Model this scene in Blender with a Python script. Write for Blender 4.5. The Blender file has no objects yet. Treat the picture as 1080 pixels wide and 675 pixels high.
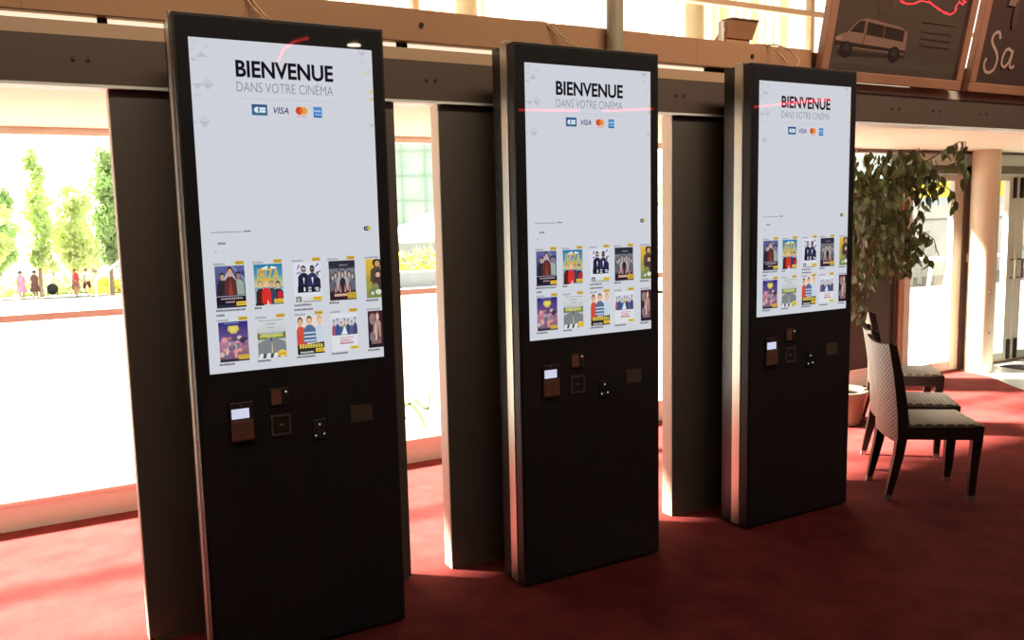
import bpy, bmesh, math, random
from mathutils import Vector, Matrix
random.seed(7)
PI = math.pi
SC = bpy.context.scene
COL = SC.collection

# ------------------------------------------------------------------ helpers
def lin(c):
    return tuple((x / 12.92 if x <= .04045 else ((x + .055) / 1.055) ** 2.4) for x in (v / 255 for v in c))

def mat(name, rgb, rough=.6, metal=0., spec=.5, emit=None, estr=1., noise=None, bump=None, coat=0., lum=False):
    """rgb is 0-255 sRGB, or 0-1 linear when lum is set"""
    m = bpy.data.materials.new(name); m.use_nodes = True
    nt = m.node_tree; b = nt.nodes['Principled BSDF']
    c = tuple(rgb) if lum else lin(rgb)
    b.inputs['Base Color'].default_value = (*c, 1)
    b.inputs['Roughness'].default_value = rough
    b.inputs['Metallic'].default_value = metal
    b.inputs['Specular IOR Level'].default_value = spec
    b.inputs['Coat Weight'].default_value = coat
    if emit is not None:
        b.inputs['Emission Color'].default_value = (*lin(emit), 1)
        b.inputs['Emission Strength'].default_value = estr
    tc = nt.nodes.new('ShaderNodeTexCoord')
    if noise:
        sc, amt = noise
        n = nt.nodes.new('ShaderNodeTexNoise'); n.inputs['Scale'].default_value = sc; n.inputs['Detail'].default_value = 5
        nt.links.new(tc.outputs['Object'], n.inputs['Vector'])
        r = nt.nodes.new('ShaderNodeMapRange'); r.inputs[1].default_value = .3; r.inputs[2].default_value = .7
        r.inputs[3].default_value = 1 - amt; r.inputs[4].default_value = 1 + amt
        nt.links.new(n.outputs['Fac'], r.inputs[0])
        x = nt.nodes.new('ShaderNodeVectorMath'); x.operation = 'SCALE'; x.inputs[0].default_value = c
        nt.links.new(r.outputs[0], x.inputs['Scale']); nt.links.new(x.outputs[0], b.inputs['Base Color'])
    if bump:
        sc, st, dist = bump
        n2 = nt.nodes.new('ShaderNodeTexNoise'); n2.inputs['Scale'].default_value = sc; n2.inputs['Detail'].default_value = 3
        nt.links.new(tc.outputs['Object'], n2.inputs['Vector'])
        bp = nt.nodes.new('ShaderNodeBump'); bp.inputs['Strength'].default_value = st; bp.inputs['Distance'].default_value = dist
        nt.links.new(n2.outputs['Fac'], bp.inputs['Height']); nt.links.new(bp.outputs[0], b.inputs['Normal'])
    return m

def glass_mat(name, tint=(1, 1, 1), gloss=.03, rough=.0):
    m = bpy.data.materials.new(name); m.use_nodes = True; nt = m.node_tree; nt.nodes.clear()
    o = nt.nodes.new('ShaderNodeOutputMaterial'); t = nt.nodes.new('ShaderNodeBsdfTransparent'); g = nt.nodes.new('ShaderNodeBsdfGlossy')
    t.inputs[0].default_value = (*tint, 1); g.inputs['Roughness'].default_value = rough
    f = nt.nodes.new('ShaderNodeLayerWeight'); f.inputs[0].default_value = .5
    pw = nt.nodes.new('ShaderNodeMath'); pw.operation = 'POWER'; pw.inputs[1].default_value = 5; nt.links.new(f.outputs['Facing'], pw.inputs[0])
    ma = nt.nodes.new('ShaderNodeMath'); ma.operation = 'MULTIPLY_ADD'; ma.inputs[1].default_value = .6; ma.inputs[2].default_value = gloss; nt.links.new(pw.outputs[0], ma.inputs[0])
    x = nt.nodes.new('ShaderNodeMixShader')
    nt.links.new(ma.outputs[0], x.inputs[0]); nt.links.new(t.outputs[0], x.inputs[1]); nt.links.new(g.outputs[0], x.inputs[2])
    nt.links.new(x.outputs[0], o.inputs[0]); return m

def leaf_mat(name, rgb, trans=.5, var=.35, rough=.5, scale=3.):
    m = bpy.data.materials.new(name); m.use_nodes = True; nt = m.node_tree; b = nt.nodes['Principled BSDF']; o = nt.nodes['Material Output']
    c = lin(rgb); tc = nt.nodes.new('ShaderNodeTexCoord'); n = nt.nodes.new('ShaderNodeTexNoise'); n.inputs['Scale'].default_value = scale
    nt.links.new(tc.outputs['Object'], n.inputs['Vector'])
    r = nt.nodes.new('ShaderNodeMapRange'); r.inputs[1].default_value = .3; r.inputs[2].default_value = .7; r.inputs[3].default_value = 1 - var; r.inputs[4].default_value = 1 + var
    nt.links.new(n.outputs['Fac'], r.inputs[0])
    x = nt.nodes.new('ShaderNodeVectorMath'); x.operation = 'SCALE'; x.inputs[0].default_value = c
    nt.links.new(r.outputs[0], x.inputs['Scale']); nt.links.new(x.outputs[0], b.inputs['Base Color'])
    b.inputs['Roughness'].default_value = rough
    t = nt.nodes.new('ShaderNodeBsdfTranslucent'); nt.links.new(x.outputs[0], t.inputs[0])
    s = nt.nodes.new('ShaderNodeMixShader'); s.inputs[0].default_value = trans
    nt.links.new(b.outputs[0], s.inputs[1]); nt.links.new(t.outputs[0], s.inputs[2]); nt.links.new(s.outputs[0], o.inputs[0]); return m

def attr_mat(name, emissive):
    m = bpy.data.materials.new(name); m.use_nodes = True; nt = m.node_tree; b = nt.nodes['Principled BSDF']
    a = nt.nodes.new('ShaderNodeAttribute'); a.attribute_name = 'col'
    if emissive:
        b.inputs['Base Color'].default_value = (.004, .004, .004, 1)
        nt.links.new(a.outputs['Color'], b.inputs['Emission Color']); b.inputs['Emission Strength'].default_value = 1.
        b.inputs['Roughness'].default_value = .015; b.inputs['IOR'].default_value = 1.3
    else:
        nt.links.new(a.outputs['Color'], b.inputs['Base Color']); b.inputs['Roughness'].default_value = .5
    return m

def props(o, label=None, cat=None, group=None, kind=None):
    if label: o['label'] = label
    if cat: o['category'] = cat
    if group: o['group'] = group
    if kind: o['kind'] = kind
    return o

def empty(name, loc=(0, 0, 0), rz=0., label=None, cat=None, group=None, kind=None):
    o = bpy.data.objects.new(name, None); o.empty_display_size = .1; COL.objects.link(o)
    o.location = loc; o.rotation_euler = (0, 0, rz); return props(o, label, cat, group, kind)

class MB:
    def __init__(s): s.bm = bmesh.new()
    def box(s, x0, x1, y0, y1, z0, z1, bev=0., seg=2):
        vs = [s.bm.verts.new((x, y, z)) for x in (x0, x1) for y in (y0, y1) for z in (z0, z1)]
        fs = [(0, 1, 3, 2), (4, 6, 7, 5), (0, 4, 5, 1), (2, 3, 7, 6), (0, 2, 6, 4), (1, 5, 7, 3)]
        faces = [s.bm.faces.new([vs[i] for i in f]) for f in fs]
        if bev:
            es = {e for f in faces for e in f.edges}
            bmesh.ops.bevel(s.bm, geom=list(es), offset=bev, segments=seg, affect='EDGES', profile=.5)
        return s
    def poly(s, pts):
        s.bm.faces.new([s.bm.verts.new(p) for p in pts]); return s
    def prism(s, pts, axis, a, b):
        """outline pts in the two other axes, extruded along axis from a to b"""
        def P(p, t): q = list(p); q.insert(axis, t); return q
        A = [s.bm.verts.new(P(p, a)) for p in pts]; B = [s.bm.verts.new(P(p, b)) for p in pts]; n = len(pts)
        s.bm.faces.new(A); s.bm.faces.new(B[::-1])
        for i in range(n): s.bm.faces.new([A[i], B[i], B[(i + 1) % n], A[(i + 1) % n]])
        return s
    def tube(s, pts, r, n=8, cap=True):
        pts = [Vector(p) for p in pts]; rs = r if isinstance(r, (list, tuple)) else [r] * len(pts); rings = []
        ref = None
        for i, p in enumerate(pts):
            t = (pts[min(i + 1, len(pts) - 1)] - pts[max(i - 1, 0)]).normalized()
            if ref is None: ref = t.orthogonal().normalized()
            ref = (ref - t * ref.dot(t)); ref = ref.normalized() if ref.length > 1e-6 else t.orthogonal().normalized()
            u = t.cross(ref)
            rings.append([s.bm.verts.new(p + (ref * math.cos(2 * PI * k / n) + u * math.sin(2 * PI * k / n)) * rs[i]) for k in range(n)])
        for a, b in zip(rings, rings[1:]):
            for k in range(n): s.bm.faces.new([a[k], a[(k + 1) % n], b[(k + 1) % n], b[k]])
        if cap: s.bm.faces.new(rings[0][::-1]); s.bm.faces.new(rings[-1])
        return s
    def bar(s, secs):
        """loft of rectangular sections: each (centre, half-x vector, half-y vector)"""
        rings = []
        for c, a, b in secs:
            c, a, b = Vector(c), Vector(a), Vector(b)
            rings.append([s.bm.verts.new(p) for p in (c - a - b, c + a - b, c + a + b, c - a + b)])
        for p, q in zip(rings, rings[1:]):
            for k in range(4): s.bm.faces.new([p[k], p[(k + 1) % 4], q[(k + 1) % 4], q[k]])
        s.bm.faces.new(rings[0][::-1]); s.bm.faces.new(rings[-1]); return s
    def lathe(s, prof, c=(0, 0, 0), n=32):
        rings = [[s.bm.verts.new((c[0] + r * math.cos(2 * PI * k / n), c[1] + r * math.sin(2 * PI * k / n), c[2] + z)) for k in range(n)] for r, z in prof]
        for a, b in zip(rings, rings[1:]):
            for k in range(n): s.bm.faces.new([a[k], a[(k + 1) % n], b[(k + 1) % n], b[k]])
        if prof[0][0] > 1e-5: s.bm.faces.new(rings[0][::-1])
        if prof[-1][0] > 1e-5: s.bm.faces.new(rings[-1])
        return s
    def blob(s, c, r, sub=2, jit=.0):
        v = bmesh.ops.create_icosphere(s.bm, subdivisions=sub, radius=1)['verts']
        for q in v:
            k = 1 + random.uniform(-jit, jit)
            q.co = Vector((c[0] + q.co.x * r[0] * k, c[1] + q.co.y * r[1] * k, c[2] + q.co.z * r[2] * k))
        return s
    def build(s, name, m, parent=None, smooth=False, label=None, cat=None, group=None, kind=None):
        bmesh.ops.recalc_face_normals(s.bm, faces=s.bm.faces[:])
        me = bpy.data.meshes.new(name); s.bm.to_mesh(me); s.bm.free()
        if m: me.materials.append(m)
        if smooth:
            for p in me.polygons: p.use_smooth = True
            try: me.set_sharp_from_angle(angle=math.radians(38))
            except Exception: pass
        o = bpy.data.objects.new(name, me); COL.objects.link(o)
        if parent: o.parent = parent
        return props(o, label, cat, group, kind)

def copy_tree(o, parent=None):
    c = o.copy(); COL.objects.link(c)
    if parent: c.parent = parent
    for ch in list(o.children): copy_tree(ch, c)
    return c

def text_mesh(txt, x0, x1, z0, z1, y, bold=0., shear=0., spacing=1.):
    """a mesh of text lying in the xz plane that fills the given box"""
    cu = bpy.data.curves.new('t', 'FONT'); cu.body = txt; cu.offset = bold; cu.shear = shear; cu.space_character = spacing; cu.resolution_u = 4
    ob = bpy.data.objects.new('t', cu); COL.objects.link(ob); bpy.context.view_layer.update()
    me = bpy.data.meshes.new_from_object(ob.evaluated_get(bpy.context.evaluated_depsgraph_get()))
    bpy.data.objects.remove(ob); bpy.data.curves.remove(cu)
    xs = [v.co.x for v in me.vertices]; ys = [v.co.y for v in me.vertices]
    a, b, c, d = min(xs), max(xs), min(ys), max(ys)
    for v in me.vertices:
        v.co = (x0 + (v.co.x - a) / (b - a) * (x1 - x0), y, z0 + (v.co.y - c) / (d - c) * (z1 - z0))
    return me

def mesh_obj(name, me, m, parent=None, **k):
    me.materials.clear(); me.materials.append(m)
    o = bpy.data.objects.new(name, me); COL.objects.link(o)
    if parent: o.parent = parent
    return props(o, **k)

class Pic:
    """a flat printed or displayed picture in the xz plane, made of coloured shapes"""
    def __init__(s, x, z, w, h, y, step=.00012): s.x, s.z, s.w, s.h, s.y, s.step = x, z, w, h, y, step; s.f = []; s.k = 0
    def poly(s, pts, c):
        s.k += 1; y = s.y - s.k * s.step
        s.f.append(([(s.x + min(max(a, 0), 1) * s.w, y, s.z + min(max(b, 0), 1) * s.h) for a, b in pts], [lin(c)] * len(pts))); return s
    def rect(s, a, b, c, d, col): return s.poly([(a, c), (b, c), (b, d), (a, d)], col)
    def grad(s, a, b, c, d, lo, hi):
        s.rect(a, b, c, d, lo); s.f[-1] = (s.f[-1][0], [lin(lo), lin(lo), lin(hi), lin(hi)]); return s
    def ell(s, cx, cz, rx, rz, col, n=14):
        return s.poly([(cx + rx * math.cos(2 * PI * k / n), cz + rz * math.sin(2 * PI * k / n)) for k in range(n)], col)
    def line(s, pts, t, col):
        asp = s.w / s.h
        for (a, b), (c, d) in zip(pts, pts[1:]):
            dx, dz = (c - a) * s.w, (d - b) * s.h; L = math.hypot(dx, dz) or 1; nx, nz = -dz / L * t / s.w, dx / L * t / s.h
            s.poly([(a - nx, b - nz), (c - nx, d - nz), (c + nx, d + nz), (a + nx, b + nz)], col)
        return s
    def bust(s, cx, z0, z1, w, body, skin, hair):
        H = z1 - z0
        s.poly([(cx - w, z0), (cx + w, z0), (cx + w * .9, z0 + H * .52), (cx + w * .35, z0 + H * .66), (cx - w * .35, z0 + H * .66), (cx - w * .9, z0 + H * .52)], body)
        s.ell(cx, z0 + H * .84, w * .42, H * .17, hair); s.ell(cx, z0 + H * .79, w * .36, H * .14, skin); return s
    def dashes(s, a, b, z, h, col, n):
        """an illegible line of small print"""
        w = (b - a) / n
        for k in range(n): s.rect(a + k * w, a + (k + .78) * w, z, z + h * random.uniform(.75, 1), col)
        return s
    def build(s, name, m, parent, **k):
        me = bpy.data.meshes.new(name); vs = []; fs = []; cs = []
        for pts, col in s.f:
            fs.append(list(range(len(vs), len(vs) + len(pts)))); vs += pts; cs += col
        me.from_pydata(vs, [], fs); at = me.color_attributes.new('col', 'FLOAT_COLOR', 'POINT')
        for i, c in enumerate(cs): at.data[i].color = (*c, 1)
        return mesh_obj(name, me, m, parent, **k)

def struct(o): o['kind'] = 'structure'; return o

# ------------------------------------------------------------------ materials
M = {}
M['carpet'] = mat('red_carpet', (.205, .035, .031), .95, spec=.1, noise=(5., .24), bump=(180., .5, .004), lum=True)
M['tile'] = mat('pale_grey_tile', (185, 192, 188), .35, noise=(2., .06))
M['black_glass'] = mat('black_glass', (47, 48, 50), .02, spec=.16)
M['black_metal'] = mat('black_powder_coat', (44, 41, 38), .45)
M['silver'] = mat('satin_aluminium', (226, 222, 208), .32, metal=.85)
M['housing'] = mat('dark_grey_housing', (52, 50, 47), .25)
M['panel'] = mat('dark_taupe_laminate', (98, 91, 84), .55, noise=(1.2, .04))
M['pale_edge'] = mat('pale_edge_band', (214, 206, 186), .5)
M['beam'] = mat('taupe_painted_steel', (90, 76, 66), .6, noise=(3., .03))
M['bolt'] = mat('dark_taupe_bolt', (62, 52, 45), .6); M['joint'] = mat('brown_joint', (140, 102, 74), .7)
M['lip'] = mat('taupe_painted_light', (170, 138, 106), .55)  # paler taupe puts the light caught by the sloped lip into colour
M['fascia'] = mat('brown_laminate', (176, 132, 96), .6, noise=(1.5, .06))
M['soffit'] = mat('cream_paint', (236, 222, 196), .7)
M['white_paint'] = mat('white_paint', (240, 250, 244), .6)
M['frame_grey'] = mat('grey_beige_aluminium', (206, 198, 184), .5)
M['frame_dark'] = mat('grey_door_frame', (112, 100, 88), .5)
M['dark_gap'] = mat('dark_rubber', (28, 26, 24), .7)
M['orange_wood'] = mat('orange_brown_wood', (176, 118, 80), .5)
M['wall_dark'] = mat('dark_lobby_wall', (60, 50, 46), .8)
M['ceil'] = mat('lobby_ceiling', (96, 88, 80), .8)
M['board'] = mat('dark_brown_board', (66, 54, 47), .6)
M['pane'] = glass_mat('clear_glass')
M['column'] = mat('ivory_column_paint', (236, 222, 196), .5)
M['pipe'] = mat('grey_pipe', (168, 156, 134), .4)
M['screen'] = mat('lit_display', (3, 3, 3), .015, emit=(206, 209, 217), estr=1.)
M['screen'].node_tree.nodes['Principled BSDF'].inputs['IOR'].default_value = 1.35
M['pic'] = attr_mat('display_picture', True)
M['print'] = attr_mat('printed_paper', False)
def emi(n, c, s=1.): return mat(n, (3, 3, 3), .04, emit=c, estr=s)
M['ink'] = emi('display_black_text', (22, 20, 30)); M['ink_grey'] = emi('display_grey_text', (140, 140, 152))
M['ink_navy'] = emi('display_navy', (40, 44, 120))
M['tube'] = mat('lit_tube', (240, 235, 220), .4, emit=(255, 244, 214), estr=.95)
M['neon'] = mat('lit_red_neon', (60, 4, 8), .3, emit=(255, 40, 60), estr=26.)
M['downlight'] = mat('lit_downlight', (250, 240, 220), .4, emit=(255, 236, 200), estr=150.)
M['wood_frame'] = mat('red_brown_wood', (164, 118, 92), .45, noise=(8., .1))
M['poster_glass'] = glass_mat('poster_glass')
M['chair_frame'] = mat('dark_brown_paint', (42, 33, 28), .42)
M['foot'] = mat('brushed_steel_tip', (210, 200, 192), .25, metal=.7)
M['cable'] = mat('pale_cable', (205, 176, 140), .5)
M['term'] = mat('brown_keypad', (138, 98, 78), .45)
M['module'] = mat('dark_module', (62, 53, 50), .3)
M['led'] = mat('lit_led', (200, 200, 200), .3, emit=(225, 230, 245), estr=.7)
M['pot'] = mat('tan_ceramic', (150, 138, 114), .35, noise=(4., .1))
M['soil'] = mat('soil', (54, 40, 30), .9)
M['bark'] = mat('grey_bark', (120, 100, 80), .8, noise=(14., .2))
M['ficus'] = leaf_mat('ficus_leaf', (90, 98, 54), .22, .45, .45, 9.)

def weave(name, ax_a, ax_b, sa, sb, hi, lo):
    """woven strands: two crossed waves on the object's own axes drive colour and bump"""
    m = bpy.data.materials.new(name); m.use_nodes = True; nt = m.node_tree; b = nt.nodes['Principled BSDF']; L = nt.links.new
    tc = nt.nodes.new('ShaderNodeTexCoord'); sp = nt.nodes.new('ShaderNodeSeparateXYZ'); L(tc.outputs['Object'], sp.inputs[0])
    def math_(op, a, v=None, w=None):
        n = nt.nodes.new('ShaderNodeMath'); n.operation = op
        L(a, n.inputs[0])
        if v is not None:
            if hasattr(v, 'links'): L(v, n.inputs[1])
            else: n.inputs[1].default_value = v
        return n.outputs[0]
    A = math_('SINE', math_('MULTIPLY', sp.outputs[ax_a], sa)); B = math_('SINE', math_('MULTIPLY', sp.outputs[ax_b], sb))
    # over-under: phase of the fine strands flips between neighbouring bands
    sgn = math_('SIGN', B); ph = math_('MULTIPLY', A, sgn); h = math_('MULTIPLY_ADD', ph, .35); h.node.inputs[2].default_value = .5
    edge = math_('ABSOLUTE', B); h2 = math_('MULTIPLY', h, math_('POWER', edge, .35))
    r = nt.nodes.new('ShaderNodeMix'); r.data_type = 'RGBA'; r.inputs[6].default_value = (*lin(lo), 1); r.inputs[7].default_value = (*lin(hi), 1)
    L(h2, r.inputs[0]); L(r.outputs[2], b.inputs['Base Color'])
    bp = nt.nodes.new('ShaderNodeBump'); bp.inputs['Strength'].default_value = .8; bp.inputs['Distance'].default_value = .004
    L(h2, bp.inputs['Height']); L(bp.outputs[0], b.inputs['Normal']); b.inputs['Roughness'].default_value = .42; return m
M['weave_back'] = weave('woven_back', 2, 1, 2 * PI / .024, 2 * PI / .040, (176, 160, 138), (26, 20, 16))
M['weave_seat'] = weave('woven_seat', 1, 0, 2 * PI / .030, 2 * PI / .060, (166, 152, 134), (30, 24, 20))

# ------------------------------------------------------------------ camera, world, light
CAM = Vector((-0.5025, -3.3135, 1.7187)); YAW, PIT, ROL, F = .5094, -.1208, -.0226, 909.87
cd = bpy.data.cameras.new('camera'); cam = bpy.data.objects.new('camera', cd); COL.objects.link(cam); SC.camera = cam
fw = Vector((math.sin(YAW) * math.cos(PIT), math.cos(YAW) * math.cos(PIT), math.sin(PIT)))
rt = fw.cross(Vector((0, 0, 1))).normalized(); up = rt.cross(fw)
r2 = rt * math.cos(ROL) + up * math.sin(ROL); u2 = -rt * math.sin(ROL) + up * math.cos(ROL)
cam.matrix_world = Matrix(((r2.x, u2.x, -fw.x, CAM.x), (r2.y, u2.y, -fw.y, CAM.y), (r2.z, u2.z, -fw.z, CAM.z), (0, 0, 0, 1)))
cd.sensor_fit = 'HORIZONTAL'; cd.sensor_width = 36; cd.lens = F * 36 / 1080; cd.clip_start = .05; cd.clip_end = 400

w = bpy.data.worlds.new('sky'); SC.world = w; w.use_nodes = True; bg = w.node_tree.nodes['Background']
bg.inputs[0].default_value = (1, .98, .93, 1); bg.inputs[1].default_value = 1.5
def light(name, kind, loc, energy, col, target=None, **kw):
    l = bpy.data.lights.new(name, kind); l.energy = energy; l.color = col
    for k, v in kw.items(): setattr(l, k, v)
    o = bpy.data.objects.new(name, l); COL.objects.link(o); o.location = loc
    if target is not None: o.rotation_euler = (Vector(target) - Vector(loc)).to_track_quat('-Z', 'Y').to_euler()
    return o
AZ, DROP = math.radians(50), 2.22 / 1.86
light('sun', 'SUN', (0, 20, 20), 66., (1, .93, .80), target=Vector((0, 20, 20)) + Vector((math.tan(AZ), -1, -DROP)), angle=.10)
SC.view_settings.view_transform = 'Standard'; SC.view_settings.look = 'None'; SC.view_settings.exposure = 0; SC.view_settings.gamma = 1
SC.view_settings.use_curve_mapping = False
cy = SC.cycles; cy.use_denoising = True; cy.max_bounces = 8; cy.transparent_max_bounces = 24; cy.diffuse_bounces = 5; cy.caustics_reflective = False; cy.caustics_refractive = False
cy.sample_clamp_indirect = 6

# ------------------------------------------------------------------ the room
X0, X1, Y0, YW, ZC = -6., 15., -11., 2.23, 4.4
struct(MB().box(X0, X1, Y0, YW + .1, -.12, 0).build('floor', M['carpet']))
tl = [(7.95, 2.2), (7.85, 1.80), (7.62, 1.49), (7.45, 1.23), (7.38, .92), (7.45, .5), (7.75, .12), (8.3, -.1), (14.9, -.1), (14.9, 2.2)]
struct(MB().prism(tl, 2, -.01, .004).build('floor', M['tile']))
struct(MB().box(X0, X1, Y0, YW + .1, ZC, ZC + .1).build('ceiling', M['ceil']))
struct(MB().box(X0 - .1, X0, Y0, YW + .1, -.1, ZC + .1).build('wall_left', M['wall_dark']))
struct(MB().box(X1, X1 + .1, Y0, YW + .1, -.1, ZC + .1).build('wall_right', M['wall_dark']))
struct(MB().box(X0, X1, Y0 - .1, Y0, -.1, ZC + .1).build('wall_back', M['wall_dark']))
# solid band of the window wall between the low soffit and the upper glazing
struct(MB().box(X0, X1, YW, YW + .1, 2.26, 2.72).build('wall_front', M['soffit']))
struct(MB().box(X0, X1, .47, YW, 2.262, 2.30).build('trim_1', M['soffit']))            # soffit
struct(MB().box(X0, X1, .40, YW, 2.52, 2.56).build('trim_2', M['fascia']))             # top of the low canopy

# the beam, its lip toned pale for caught light, the brown fascia over it
BY = .36
bm_ = struct(MB().prism([(BY, 2.243), (BY, 2.418), (BY + .10, 2.418), (BY + .10, 2.243)], 0, X0, X1).build('trim_3', M['beam']))
struct(MB().box(X0, X1, BY - .004, BY + .11, 2.232, 2.243).build('trim_4', M['white_paint']))
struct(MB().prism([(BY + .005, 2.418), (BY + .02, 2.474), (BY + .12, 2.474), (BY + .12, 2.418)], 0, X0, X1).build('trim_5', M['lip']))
fs = struct(MB().box(X0, 3.60, BY - .004, BY + .06, 2.497, 2.640, .003, 1).build('trim_6', M['fascia']))
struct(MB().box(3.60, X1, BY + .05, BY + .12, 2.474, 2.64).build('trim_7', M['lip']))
struct(MB().prism([(BY + .002, 2.419), (BY + .016, 2.475), (BY + .03, 2.478), (BY + .01, 2.419)], 0, 3.57, X1).build('trim_16', M['frame_grey']))  # paler strip, light on the lip under the posters put into colour
for x in (-.297, -.247, 1.135, 1.18, 2.585, 2.635, 4.33, 4.40, 4.74, 4.81, 5.25, 5.32):
    MB().tube([(x, BY - .006, 2.335), (x, BY + .002, 2.335)], .0075, 10).build('bolt', M['bolt'], bm_)
for x, z in ((1.115, 2.572), (3.125, 2.572), (-.9, 2.572)):
    MB().tube([(x, BY - .012, z), (x, BY, z)], .011, 12).build('bolt', M['dark_gap'], fs)
for x in (-.45, .36, 2.72, 3.2): MB().box(x - .001, x + .001, BY - .0045, BY, 2.498, 2.639).build('panel_joint', M['joint'], fs)

# light tubes lying in the slot between beam and fascia
def tube_lamp(x0, x1, label):
    t = empty('tube_lamp', ((x0 + x1) / 2, BY + .045, 2.4855), 0, label, 'lamp', 'light tubes along the top of the beam'); h = (x1 - x0) / 2
    MB().tube([(-h + .012, 0, 0), (h - .012, 0, 0)], .0105, 10).build('tube', M['tube'], t, True)
    for s in (-1, 1): MB().tube([(s * (h - .012), 0, 0), (s * h, 0, 0)], .0115, 10).build('end_cap', M['dark_gap'], t)
tube_lamp(-1.42, -.19, 'pale light tube on the beam above the left window, ending before the left kiosk')
tube_lamp(-.178, 1.02, 'pale light tube on the beam running behind the leftmost kiosk')
tube_lamp(1.05, 1.62, 'short pale light tube on the beam between left and middle kiosks')
tube_lamp(2.33, 2.82, 'pale light tube on the beam between middle and right kiosks')
tube_lamp(4.0, 4.56, 'thin pale light tube under the framed van poster')

# lower window wall -------------------------------------------------
def window(n, x0, x1, panel=None):
    wn = MB(); YF = YW - .03; YB = YW + .05
    for a, b, c, d in ((x0, x1, 0, 0), ): pass
    wn.box(x0, x0 + .06, YF, YB, 0.15, 2.26); wn.box(x1 - .06, x1, YF, YB, .15, 2.26)
    o = struct(wn.build('window_%d' % n, M['board'] if panel else M['frame_grey']))
    MB().box(x0, x1, YW - .02, YB, 2.222, 2.262).build('top_rail', M['white_paint'], o)
    if not panel: MB().box(x0 + .06, x1 - .06, YF, YB, 1.19, 1.23).build('mid_rail', M['white_paint'], o)
    MB().box(x0, x1, YF + .01, YB, 0, .15).build('base_panel', M['white_paint'], o)
    MB().box(x0, x1, YF, YB + .02, .15, .172).build('sill', M['white_paint'], o)
    z0 = .172
    if panel:
        MB().box(x0 + .06, x1 - .06, YF + .01, YB - .01, .172, panel).build('solid_panel', M['board'], o); z0 = panel
    MB().box(x0 + .06, x1 - .06, YW + .008, YW + .014, z0, 2.222).build('glass_pane', M['pane'], o)
    return o
window(1, X0, -3.4); w3 = window(2, -3.4, 2.5); window(3, 2.5, 6.2); window(4, 6.2, 6.93, 1.86)
# pale green lettering strokes stuck on the pane seen between the left and middle kiosks
dm = leaf_mat('green_frosted_film', (100, 114, 94), .5, .05)
dk = MB()
for pts, wd in (([(1.70, .40), (1.76, .43), (1.80, .385), (1.85, .30), (1.875, .235)], .016), ([(1.66, .29), (1.70, .30), (1.73, .33)], .010),
                ([(1.79, .45), (1.84, .40), (1.875, .365), (1.90, .37)], .012), ([(1.915, .47), (1.91, .42), (1.90, .36)], .010)):
    for (a, b), (c, d) in zip(pts, pts[1:]):
        L = math.hypot(c - a, d - b); nx, nz = -(d - b) / L * wd, (c - a) / L * wd
        dk.poly([(a - nx, YW + .0065, b - nz), (c - nx, YW + .0065, d - nz), (c + nx, YW + .0065, d + nz), (a + nx, YW + .0065, b + nz)])
dk.build('glass_lettering', dm, w3)

# entrance doors -----------------------------------------------------
def door(n, x0, x1, sl, sr, handle=None):
    o = struct(MB().box(x0, x0 + sl, YW - .02, YW + .05, .01, 2.03, .004, 1).box(x1 - sr, x1, YW - .02, YW + .05, .01, 2.03, .004, 1).build('door_%d' % n, M['frame_grey']))
    MB().box(x0 + sl, x1 - sr, YW - .016, YW + .046, .01, .11).build('bottom_rail', M['frame_grey'], o)
    MB().box(x0 + sl, x1 - sr, YW - .016, YW + .046, 1.965, 2.03).build('top_rail', M['frame_grey'], o)
    MB().box(x0 + sl, x1 - sr, YW + .01, YW + .018, .11, 1.965).build('glass_pane', M['pane'], o)
    if handle is not None:
        for za, zb in ((.03, .25), (1.78, 2.0)): MB().box(handle - .022, handle + .022, YW - .045, YW - .018, za, zb, .006, 1).build('floor_bolt' if za < 1 else 'head_bolt', M['dark_gap'], o)
        MB().tube([(handle, YW - .02, .92), (handle, YW - .07, .92), (handle, YW - .07, 1.12), (handle, YW - .02, 1.12)], .012, 8).build('pull_handle', M['frame_dark'], o)
    return o
struct(MB().box(6.93, 6.985, YW - .04, YW + .05, 0, 2.10).build('trim_8', M['orange_wood']))
door(1, 7.03, 7.93, .10, .15)
struct(MB().box(6.985, 7.028, YW + .0, YW + .05, 0, 2.10).build('trim_9', M['frame_grey']))
fr = MB().box(7.935, 8.16, YW - .03, YW + .05, 0, 2.10).box(6.985, 14.9, YW - .03, YW + .05, 2.036, 2.12)
struct(fr.build('trim_10', M['frame_dark']))
door(2, 8.165, 8.855, .09, .13, 8.80); door(3, 8.875, 9.75, .13, .12, 8.93); door(4, 9.77, 10.65, .12, .12)
struct(MB().box(10.655, X1, YW - .02, YW + .06, 0, 2.036).build('wall_front', M['soffit']))
struct(MB().box(6.93, X1, YW - .0, YW + .06, 2.12, 2.262).build('wall_front', M['white_paint']))
struct(MB().box(6.3, X1, YW - .035, YW - .001, 2.236, 2.25).build('trim_15', M['frame_dark']))
MB().box(7.99, 8.05, YW - .055, YW - .03, 1.13, 1.22, .006, 1).build('door_reader', M['white_paint'], label='small white card reader on the dark frame beside the column', cat='card reader')
cl = MB().lathe([(.132, 0), (.132, 2.262)], (8.03, 2.045, 0), 48).build('trim_11', M['column'], None, True); struct(cl)
for z in (.42, .83): MB().tube([(7.985, 1.922, z), (7.975, 1.908, z)], .010, 10).build('column_stud', M['frame_dark'], cl)
MB().box(8.42, 9.6, 1.35, 2.05, .004, .016, .004, 1).build('door_mat', mat('dark_doormat', (58, 58, 56), .95, bump=(90., .5, .004)), label='dark doormat on the pale tiles inside the double doors', cat='doormat')

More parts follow.
